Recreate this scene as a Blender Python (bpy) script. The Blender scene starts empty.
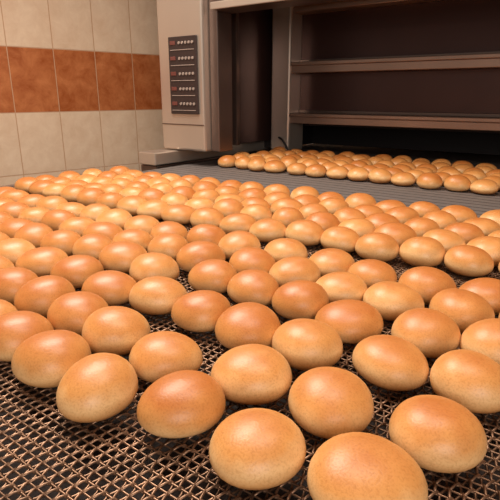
import bpy, bmesh, math, random
import numpy as np
from mathutils import Vector, Matrix
random.seed(7); rng=np.random.default_rng(7)
S=bpy.context.scene
S.view_settings.view_transform='Standard'
S.view_settings.look='None'
BELT=0.9

# ---------------------------------------------------------------- materials
def lin(r,g,b):
    f=lambda c:(c/255/12.92) if c/255<=.04045 else ((c/255+.055)/1.055)**2.4
    return (f(r),f(g),f(b),1)
def mat(name,col,rough=.5,metal=0.0,noise=0.0,scale=8,stretch=(1,1,1),bump=0.0,spec=.5):
    m=bpy.data.materials.new(name); m.use_nodes=True
    nt=m.node_tree; b=nt.nodes['Principled BSDF']
    b.inputs['Base Color'].default_value=col
    b.inputs['Roughness'].default_value=rough
    b.inputs['Metallic'].default_value=metal
    b.inputs['Specular IOR Level'].default_value=spec
    if noise or bump:
        tc=nt.nodes.new('ShaderNodeTexCoord'); mp=nt.nodes.new('ShaderNodeMapping')
        mp.inputs['Scale'].default_value=stretch
        n=nt.nodes.new('ShaderNodeTexNoise'); n.inputs['Scale'].default_value=scale; n.inputs['Detail'].default_value=5
        nt.links.new(tc.outputs['Object'],mp.inputs[0]); nt.links.new(mp.outputs[0],n.inputs['Vector'])
        r=nt.nodes.new('ShaderNodeValToRGB')
        r.color_ramp.elements[0].position=.3; r.color_ramp.elements[1].position=.7
        r.color_ramp.elements[0].color=tuple(c*(1-noise) for c in col[:3])+(1,)
        r.color_ramp.elements[1].color=tuple(min(1,c*(1+noise)) for c in col[:3])+(1,)
        nt.links.new(n.outputs['Fac'],r.inputs[0]); nt.links.new(r.outputs[0],b.inputs['Base Color'])
        if bump:
            bp=nt.nodes.new('ShaderNodeBump'); bp.inputs['Strength'].default_value=bump; bp.inputs['Distance'].default_value=.002
            nt.links.new(n.outputs['Fac'],bp.inputs['Height']); nt.links.new(bp.outputs[0],b.inputs['Normal'])
    return m
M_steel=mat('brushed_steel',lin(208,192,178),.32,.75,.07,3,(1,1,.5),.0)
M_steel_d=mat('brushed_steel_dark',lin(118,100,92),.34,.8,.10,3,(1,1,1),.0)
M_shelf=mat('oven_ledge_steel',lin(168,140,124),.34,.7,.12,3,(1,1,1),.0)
M_door=mat('oven_door_dark',lin(76,54,50),.36,.6,.12,2,(1,1,1))
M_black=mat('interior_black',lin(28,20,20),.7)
M_panel=mat('panel_black',lin(52,40,38),.35)
M_btn=mat('panel_key',lin(150,132,122),.4)
M_disp=mat('panel_display',lin(105,60,54),.2)
M_rail=mat('rail_steel',lin(135,120,112),.4,.7,.15,6,(1,1,1))
M_slab=mat('grey_transfer_belt',lin(112,102,98),.6,.1,.22,26,(1,16,1),.3)
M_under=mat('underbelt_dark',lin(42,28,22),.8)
M_wire=mat('belt_wire',lin(134,102,80),.42,.7,.35,20)
M_floor=mat('floor_concrete',lin(120,105,95),.6,0,.15,4)
M_plaster=mat('plaster',lin(205,190,175),.8,0,.05,3)

# tiles
def tile_mat():
    m=bpy.data.materials.new('wall_tiles'); m.use_nodes=True; nt=m.node_tree; N=nt.nodes; L=nt.links
    b=N['Principled BSDF']; b.inputs['Roughness'].default_value=.22
    tc=N.new('ShaderNodeTexCoord'); sp=N.new('ShaderNodeSeparateXYZ'); L.new(tc.outputs['Object'],sp.inputs[0])
    def math_(op,a,bv=None,c=None):
        n=N.new('ShaderNodeMath'); n.operation=op
        for i,v in enumerate((a,bv,c)):
            if v is None: continue
            if isinstance(v,(int,float)): n.inputs[i].default_value=v
            else: L.new(v,n.inputs[i])
        return n.outputs[0]
    TW,TH=.30,.413; Z0=1.177
    u=math_('DIVIDE',math_('ADD',sp.outputs['Y'],30-.08),TW)
    v=math_('DIVIDE',math_('ADD',sp.outputs['Z'],-Z0+TH*10),TH)
    fu=math_('FRACT',u); fv=math_('FRACT',v)
    eu=math_('MINIMUM',fu,math_('SUBTRACT',1.0,fu)); ev=math_('MINIMUM',fv,math_('SUBTRACT',1.0,fv))
    gu=math_('LESS_THAN',eu,.010); gv=math_('LESS_THAN',ev,.007)
    g=math_('MAXIMUM',gu,gv)
    iv=math_('FLOOR',v); band=math_('COMPARE',iv,10.0,.1)
    n1=N.new('ShaderNodeTexNoise'); n1.inputs['Scale'].default_value=9; n1.inputs['Detail'].default_value=10; n1.inputs['Roughness'].default_value=.7; n1.inputs['Distortion'].default_value=.4
    cid=N.new('ShaderNodeCombineXYZ'); L.new(math_('FLOOR',u),cid.inputs[0]); L.new(iv,cid.inputs[1])
    wn=N.new('ShaderNodeTexWhiteNoise'); L.new(cid.outputs[0],wn.inputs['Vector'])
    add=N.new('ShaderNodeVectorMath'); add.operation='MULTIPLY_ADD'
    L.new(wn.outputs['Color'],add.inputs[0]); add.inputs[1].default_value=(7,7,7); L.new(tc.outputs['Object'],add.inputs[2])
    L.new(add.outputs[0],n1.inputs['Vector'])
    r1=N.new('ShaderNodeValToRGB'); r1.color_ramp.elements[0].position=.3; r1.color_ramp.elements[1].position=.7
    r1.color_ramp.elements[0].color=lin(220,186,156); r1.color_ramp.elements[1].color=lin(236,208,180)
    r2=N.new('ShaderNodeValToRGB'); r2.color_ramp.elements[0].position=.3; r2.color_ramp.elements[1].position=.72
    r2.color_ramp.elements[0].color=lin(156,78,38); r2.color_ramp.elements[1].color=lin(206,128,80)
    L.new(n1.outputs['Fac'],r1.inputs[0]); L.new(n1.outputs['Fac'],r2.inputs[0])
    mx=N.new('ShaderNodeMix'); mx.data_type='RGBA'; L.new(band,mx.inputs[0]); L.new(r1.outputs[0],mx.inputs[6]); L.new(r2.outputs[0],mx.inputs[7])
    mg=N.new('ShaderNodeMix'); mg.data_type='RGBA'; L.new(g,mg.inputs[0]); L.new(mx.outputs[2],mg.inputs[6]); mg.inputs[7].default_value=lin(200,156,124)
    L.new(mg.outputs[2],b.inputs['Base Color'])
    bp=N.new('ShaderNodeBump'); bp.invert=True; bp.inputs['Distance'].default_value=.002; bp.inputs['Strength'].default_value=.6
    L.new(g,bp.inputs['Height']); L.new(bp.outputs[0],b.inputs['Normal'])
    return m
M_tile=tile_mat()

def bun_mat():
    m=bpy.data.materials.new('baked_crust'); m.use_nodes=True; nt=m.node_tree; N=nt.nodes; L=nt.links
    b=N['Principled BSDF']; b.inputs['Roughness'].default_value=.40; b.inputs['Specular IOR Level'].default_value=.5
    ah=N.new('ShaderNodeAttribute'); ah.attribute_name='bh'
    ar=N.new('ShaderNodeAttribute'); ar.attribute_name='rnd'
    tc=N.new('ShaderNodeTexCoord')
    n=N.new('ShaderNodeTexNoise'); n.inputs['Scale'].default_value=28; n.inputs['Detail'].default_value=5
    L.new(tc.outputs['Object'],n.inputs['Vector'])
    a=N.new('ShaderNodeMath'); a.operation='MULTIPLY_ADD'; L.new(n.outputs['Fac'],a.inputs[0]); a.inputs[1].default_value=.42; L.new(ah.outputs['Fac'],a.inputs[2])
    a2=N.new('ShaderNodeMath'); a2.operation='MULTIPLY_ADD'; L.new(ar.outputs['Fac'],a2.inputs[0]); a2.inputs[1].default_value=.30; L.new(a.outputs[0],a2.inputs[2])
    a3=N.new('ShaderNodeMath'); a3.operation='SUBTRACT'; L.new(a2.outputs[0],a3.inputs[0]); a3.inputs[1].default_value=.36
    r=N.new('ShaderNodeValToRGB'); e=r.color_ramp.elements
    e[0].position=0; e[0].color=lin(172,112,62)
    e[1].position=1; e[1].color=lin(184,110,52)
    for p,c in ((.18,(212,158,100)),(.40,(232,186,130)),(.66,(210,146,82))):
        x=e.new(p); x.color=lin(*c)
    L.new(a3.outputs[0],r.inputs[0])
    n2=N.new('ShaderNodeTexNoise'); n2.inputs['Scale'].default_value=380; n2.inputs['Detail'].default_value=3
    L.new(tc.outputs['Object'],n2.inputs['Vector'])
    r2=N.new('ShaderNodeValToRGB'); r2.color_ramp.elements[0].position=.3; r2.color_ramp.elements[0].color=(.84,.79,.72,1); r2.color_ramp.elements[1].position=.52; r2.color_ramp.elements[1].color=(1,1,1,1)
    L.new(n2.outputs['Fac'],r2.inputs[0])
    mx=N.new('ShaderNodeMix'); mx.data_type='RGBA'; mx.blend_type='MULTIPLY'; mx.inputs[0].default_value=1
    L.new(r.outputs[0],mx.inputs[6]); L.new(r2.outputs[0],mx.inputs[7]); L.new(mx.outputs[2],b.inputs['Base Color'])
    bp=N.new('ShaderNodeBump'); bp.inputs['Strength'].default_value=.3; bp.inputs['Distance'].default_value=.001
    L.new(n2.outputs['Fac'],bp.inputs['Height']); L.new(bp.outputs[0],b.inputs['Normal'])
    return m
M_bun=bun_mat()

# ---------------------------------------------------------------- helpers
def link(o,parent=None):
    S.collection.objects.link(o)
    if parent: o.parent=parent
    return o
def box(name,x0,x1,y0,y1,z0,z1,m,parent=None,bev=.004):
    bm=bmesh.new(); bmesh.ops.create_cube(bm,size=1)
    for v in bm.verts:
        v.co=Vector(((x0+x1)/2+v.co.x*(x1-x0),(y0+y1)/2+v.co.y*(y1-y0),(z0+z1)/2+v.co.z*(z1-z0)))
    if bev: bmesh.ops.bevel(bm,geom=bm.edges[:],offset=bev,segments=2,affect='EDGES',profile=.5)
    me=bpy.data.meshes.new(name); bm.to_mesh(me); bm.free(); me.materials.append(m)
    return link(bpy.data.objects.new(name,me),parent)
def cyl(name,p0,p1,r,m,parent=None,seg=20):
    p0,p1=Vector(p0),Vector(p1); d=p1-p0
    bm=bmesh.new(); bmesh.ops.create_cone(bm,cap_ends=True,segments=seg,radius1=r,radius2=r,depth=d.length)
    bm.transform(Matrix.Translation((p0+p1)/2)@d.to_track_quat('Z','Y').to_matrix().to_4x4())
    for f in bm.faces: f.smooth=len(f.verts)==4
    me=bpy.data.meshes.new(name); bm.to_mesh(me); bm.free(); me.materials.append(m)
    return link(bpy.data.objects.new(name,me),parent)
def empty(name,loc=(0,0,0)):
    e=bpy.data.objects.new(name,None); e.empty_display_size=.1; return link(e)
def np_mesh(name,V,F,m,smooth=True):
    me=bpy.data.meshes.new(name); nv=len(V); nf=len(F)
    me.vertices.add(nv); me.vertices.foreach_set('co',V.astype(np.float32).ravel())
    me.loops.add(nf*4); me.loops.foreach_set('vertex_index',F.astype(np.int32).ravel())
    me.polygons.add(nf); me.polygons.foreach_set('loop_start',np.arange(nf,dtype=np.int32)*4)
    try: me.polygons.foreach_set('loop_total',np.full(nf,4,dtype=np.int32))
    except Exception: pass
    me.polygons.foreach_set('use_smooth',np.full(nf,smooth))
    me.update(calc_edges=True); me.validate(); me.materials.append(m)
    return me
def tube(P,r,sides=4):
    n=len(P); T=np.gradient(P,axis=0); T/=np.linalg.norm(T,axis=1)[:,None]
    ref=np.array([0,0,1.0]); A=np.cross(T,ref)
    nr=np.linalg.norm(A,axis=1)[:,None]; A=A/np.maximum(nr,1e-6); B=np.cross(A,T)
    V=[]
    for k in range(sides):
        t=2*math.pi*k/sides
        V.append(P+r*(A*math.cos(t)+B*math.sin(t)))
    V=np.stack(V,1).reshape(-1,3)
    i=np.arange(n-1)[:,None]; k=np.arange(sides)[None,:]; k2=(k+1)%sides
    F=np.stack([i*sides+k+0*i,i*sides+k2,(i+1)*sides+k2,(i+1)*sides+k],-1).reshape(-1,4)
    return V,F

# ---------------------------------------------------------------- room
box('floor',-5,4,-3,5.2,-.1,0,M_floor,bev=0)
box('ceiling',-5,4,-3,5.2,3.2,3.3,M_plaster,bev=0)
box('wall_back',-3.2,4,4.7,4.8,0,3.2,M_plaster,bev=0)
wl=box('wall_left',-.1,0,-4.6,3.0,0,3.2,M_tile,bev=0)
wl.location=(-3.328,1.768,0); wl.rotation_euler=(0,0,-math.radians(11.5))

# ---------------------------------------------------------------- conveyor (wire mesh belt)
X0,X1=-2.17,.75; Y0,Y1=-.2,1.67
conv=empty('wire_mesh_conveyor')
pitch=.0128; wl_=.0145
s=np.arange(0,X1-X0,wl_/7)
def helix(y0,ph,hand):
    a=2*math.pi*s/wl_+ph
    return np.stack([X0+s,y0+.0086*np.sin(a)*hand,BELT+.0026*np.cos(a)],1)
Vs=[];Fs=[];o=0
for j,h,ph in ((0,1,0),(1,-1,.6)):
    V,F=tube(helix(Y0+pitch*(j+.5),ph,h),.0017); Vs.append(V);Fs.append(F+o);o+=len(V)
    sx=np.linspace(X0,X1,60); P=np.stack([sx,np.full_like(sx,Y0+pitch*j),np.full_like(sx,BELT)+0.0003*np.sin(sx*9)],1)
    V,F=tube(P,.0015); Vs.append(V);Fs.append(F+o);o+=len(V)
me=np_mesh('mesh_belt',np.concatenate(Vs),np.concatenate(Fs),M_wire)
mb=link(bpy.data.objects.new('mesh_belt',me),conv)
ar=mb.modifiers.new('rows','ARRAY'); ar.use_relative_offset=False; ar.use_constant_offset=True
ar.constant_offset_displace=(0,pitch*2,0); ar.count=int((Y1-Y0)/(pitch*2))
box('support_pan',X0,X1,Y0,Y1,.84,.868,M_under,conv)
box('side_rail_left',X0-.05,X0-.012,Y0-.02,Y1-.01,.80,.903,M_rail,conv)
box('side_rail_front',X0-.05,X1+.03,Y0-.06,Y0-.02,.80,.903,M_rail,conv)
for i,x in enumerate((-2.1,-.7,.65)):
    for j,y in enumerate((Y0+.05,1.5)):
        box(f'leg_{i*2+j+1}',x-.03,x+.03,y-.03,y+.03,0,.84,M_rail,conv)

# grey transfer belt that feeds the oven
tb=empty('transfer_conveyor')
box('grey_belt',-2.05,.95,1.745,3.3,.889,.904,M_slab,tb)
box('front_lip',-2.05,.95,1.69,1.725,.86,.9035,M_steel,tb)
box('belt_frame',-2.03,.93,1.75,3.28,.78,.885,M_under,tb)
for i in range(26):
    y=1.80+i*.055
    box(f'slat_joint_{i+1}',-2.045,.945,y,y+.005,.9035,.9045,M_under,tb,0)
for i,x in enumerate((-1.95,-.6,.8)):
    box(f'leg_{i+1}',x-.03,x+.03,1.78,1.84,0,.78,M_rail,tb)

# ---------------------------------------------------------------- oven
ov=empty('deck_oven')
YF=2.1
box('control_column',-2.19,-1.86,YF,2.27,.99,3.0,M_steel,ov,.012)
box('column_flange',-1.858,-1.80,YF+.05,2.27,.99,3.0,M_steel_d,ov,.006)
box('recess_wall',-2.12,-2.0,2.27,2.97,.99,3.0,M_door,ov,.004)
box('recess_pipe_guard',-2.0,-1.95,2.5,2.53,.99,3.0,M_steel_d,ov,.004)
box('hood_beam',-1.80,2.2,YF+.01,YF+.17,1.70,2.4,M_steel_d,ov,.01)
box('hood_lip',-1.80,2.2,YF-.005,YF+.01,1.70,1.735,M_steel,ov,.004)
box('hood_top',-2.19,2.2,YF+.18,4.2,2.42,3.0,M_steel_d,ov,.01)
box('guide_box',-2.215,-2.08,1.93,3.2,.915,.985,M_steel,ov,.006)
box('guide_base',-2.225,-2.09,1.95,3.2,.0,.91,M_steel_d,ov,.006)
box('recess_panel',-2.12,-1.93,2.98,3.05,.93,2.4,M_black,ov)
box('deck_post',-1.945,-1.80,2.86,3.05,.93,2.42,M_steel,ov,.012)
zs=[(1.114,1.178),(1.424,1.49),(1.775,1.83)]
for i,(a,b) in enumerate(zs):
    box(f'deck_ledge_{i+1}',-1.80,2.2,2.86,3.06,b-.022,b,M_shelf,ov,.004)
    box(f'deck_ledge_face_{i+1}',-1.80,2.2,2.875,3.06,a,b-.022,M_shelf,ov,.004)
for i,(a,b) in enumerate(((1.178,1.424),(1.49,1.775),(1.83,2.4))):
    box(f'deck_door_{i+1}',-1.80,2.2,2.99,3.05,a,b,M_door,ov,.003)
    box(f'door_trim_{i+1}',-1.80,2.2,2.975,2.99,a,a+.018,M_steel_d,ov,.002)
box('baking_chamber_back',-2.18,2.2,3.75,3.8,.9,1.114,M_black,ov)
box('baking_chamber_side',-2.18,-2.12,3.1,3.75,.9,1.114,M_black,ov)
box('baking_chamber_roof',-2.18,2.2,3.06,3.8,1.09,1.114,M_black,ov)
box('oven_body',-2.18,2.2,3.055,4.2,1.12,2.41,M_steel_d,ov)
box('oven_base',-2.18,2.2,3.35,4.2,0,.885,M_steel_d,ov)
box('oven_end_wall',2.2,2.26,2.1,4.2,0,3.0,M_steel_d,ov)
# control panel
box('panel_plate',-2.10,-1.895,YF-.012,YF,1.19,1.59,M_panel,ov,.004)
for r in range(5):
    z=1.57-r*.078
    box(f'display_{r+1}',-2.085,-2.045,YF-.016,YF-.012,z-.022,z-.002,M_disp,ov,.002)
    for c in range(5):
        x=-2.016+c*.024
        cyl(f'button_{r*5+c+1}',(x,YF-.012,z-.013),(x,YF-.018,z-.013),.0075,M_btn,ov,12)
    box(f'label_{r+1}',-2.085,-1.91,YF-.015,YF-.012,z-.050,z-.046,M_btn,ov,.001)
box('column_seam',-2.185,-1.865,YF-.003,YF,1.13,1.136,M_steel_d,ov,.001)
cu=bpy.data.curves.new('damper_lever','CURVE'); cu.dimensions='3D'; cu.bevel_depth=.007; cu.bevel_resolution=3
sp=cu.splines.new('BEZIER'); sp.bezier_points.add(2)
for p,c in zip(sp.bezier_points,((-1.87,2.85,1.02),(-1.80,2.80,1.0),(-1.76,2.80,.94))):
    p.co=c; p.handle_left_type=p.handle_right_type='AUTO'
cu.materials.append(M_black); link(bpy.data.objects.new('damper_lever',cu),ov)

# ---------------------------------------------------------------- buns
nu,nvv=30,17
HB=.0635
def bun_template():
    V=[];F=[]
    zc=.025
    ths=np.linspace(-math.pi/2,math.pi/2,nvv)
    for t in ths:
        if t<0: r=abs(math.cos(t))**.68; z=zc+zc*math.sin(t)
        else: r=abs(math.cos(t))**.90; z=zc+(HB-zc)*math.sin(t)
        r=max(r,1e-3)
        for k in range(nu):
            a=2*math.pi*k/nu; V.append((.0540*r*math.cos(a),.0540*r*math.sin(a),z))
    for i in range(nvv-1):
        for k in range(nu):
            F.append((i*nu+k,i*nu+(k+1)%nu,(i+1)*nu+(k+1)%nu,(i+1)*nu+k))
    return np.array(V),np.array(F)
TV,TF=bun_template(); TH=TV[:,2]/HB
# hand-laid rows near the discharge edge of the belt (metres on the belt)
laid=[
(-.149,.394),(-.264,.369),(-.383,.377),(-.493,.336),(-.606,.344),(-.711,.354),
(-.115,.507),(-.237,.487),(-.355,.483),(-.484,.448),(-.601,.453),(-.705,.460),(-.822,.467),(-.921,.462),
(-.110,.637),(-.216,.629),(-.337,.599),(-.442,.592),(-.543,.596),(-.658,.600),(-.765,.572),(-.896,.589),(-1.01,.580),
(-.109,.763),(-.196,.744),(-.322,.715),(-.429,.740),(-.535,.735),(-.642,.739),(-.766,.690),(-.889,.712),(-.997,.712),(-1.10,.690),
(-.181,.863),(-.295,.838),(-.399,.835),(-.516,.854),(-.626,.854),(-.745,.815),(-.86,.825),
(-.161,.968),(-.266,.947),(-.381,.947),(-.487,.964),(-.609,.967),(-.728,.938),(-.838,.943),
(-.239,1.175),(-.345,1.162),(-.450,1.135),(-.556,1.156),(-.655,1.149),(-.757,1.110),(-.865,1.113)]
pos=[[x,y,BELT+.0048] for x,y in laid]
def row(xr,xl,y0,slope,step,jit):
    x=xr
    while x>xl:
        pos.append([x+rng.normal(0,jit),y0+slope*(x-xr)+rng.normal(0,jit),BELT+.0048]); x-=step*rng.uniform(.96,1.04)
row(-.820,-2.0,.350,.0,.111,.007)
row(-1.03,-2.0,.462,.0,.111,.007)
row(-1.12,-2.0,.575,.0,.111,.007)
row(-1.21,-2.0,.690,.0,.111,.007)
row(-.975,-2.0,.815,.0,.111,.007)
row(-.955,-2.0,.930,.0,.111,.007)
row(-.98,-2.0,1.105,.0,.110,.007)
for y,xs in ((.65,.005),(.77,.01),(.88,-.065),(.985,-.045),(1.18,-.125)):
    row(xs+.46,xs-.05,y+.03,.02,.115,.006)
for k in range(4):
    row(.45+.02*k,-2.0,1.275+.115*k,.03,.1105,.007)
for k in range(6):
    row(.80,-1.86,2.20+.112*k,.004,.112,.008)
pos=np.array(pos)
for it in range(40):
    d=pos[:,None,:2]-pos[None,:,:2]; D=np.sqrt((d**2).sum(-1))+np.eye(len(pos))
    w=np.clip(.1055-D,0,None)*(D<.1055)
    pos[:,:2]+=(d/D[...,None]*w[...,None]*.35).sum(1)
    pos[:,0]=np.clip(pos[:,0],-2.09,.9)
VV=[];FF=[];HH=[];RR=[]
for n,p in enumerate(pos):
    g=rng.uniform(.95,1.03)
    sx=g*rng.uniform(.98,1.06); sy=g*rng.uniform(.95,1.01); sz=rng.uniform(.90,1.07)
    V=TV*np.array([sx,sy,sz])
    ph=rng.uniform(0,6.28,4); a=np.arctan2(V[:,1],V[:,0])
    k=1+.022*np.sin(2*a+ph[0])+.016*np.sin(3*a+ph[1]); V[:,:2]*=k[:,None]
    V[:,2]*=1+1.0*V[:,0]*math.sin(ph[2])+1.0*V[:,1]*math.cos(ph[2])
    r=rng.normal(0,.5); c,s_=math.cos(r),math.sin(r)
    R=np.array([[c,-s_,0],[s_,c,0],[0,0,1]]); V=V@R.T+p
    VV.append(V);FF.append(TF+n*len(TV));HH.append(TH);RR.append(np.full(len(TV),rng.uniform()))
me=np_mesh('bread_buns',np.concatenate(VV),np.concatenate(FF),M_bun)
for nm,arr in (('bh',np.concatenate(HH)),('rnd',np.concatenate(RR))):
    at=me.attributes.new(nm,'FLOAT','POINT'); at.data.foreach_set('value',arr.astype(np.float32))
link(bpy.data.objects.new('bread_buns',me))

# ---------------------------------------------------------------- lights
def area(name,loc,tgt,size,power,col,sy=None):
    l=bpy.data.lights.new(name,'AREA'); l.energy=power; l.color=col; l.size=size
    if sy: l.shape='RECTANGLE'; l.size_y=sy
    o=bpy.data.objects.new(name,l); o.location=loc
    o.rotation_euler=(Vector(tgt)-Vector(loc)).to_track_quat('-Z','Y').to_euler(); return link(o)
area('ceiling_lamp',(-1.8,1.0,3.05),(-1.0,.9,.9),1.4,84,(1,.92,.81),.8)
area('ceiling_lamp.001',(-.3,.7,3.1),(-.4,.8,.9),1.2,26,(1,.92,.81),.6)
area('wall_fill_light',(1.6,-1.8,2.0),(-2.6,1.8,1.3),1.8,60,(1,.92,.84),1.4)  # added warm fill aimed at the tiled wall; no window modelled here
w=bpy.data.worlds.new('world'); S.world=w; w.use_nodes=True
w.node_tree.nodes['Background'].inputs[0].default_value=(1,.89,.79,1); w.node_tree.nodes['Background'].inputs[1].default_value=.34

# ---------------------------------------------------------------- camera
cam=bpy.data.cameras.new('camera'); co=bpy.data.objects.new('camera',cam); link(co)
cam.sensor_width=36; cam.lens=36*500/500; cam.clip_start=.02
p=math.radians(17.3)
co.location=(0,0,1.295); co.rotation_euler=(math.pi/2-p,0,math.radians(36.5))
S.camera=co
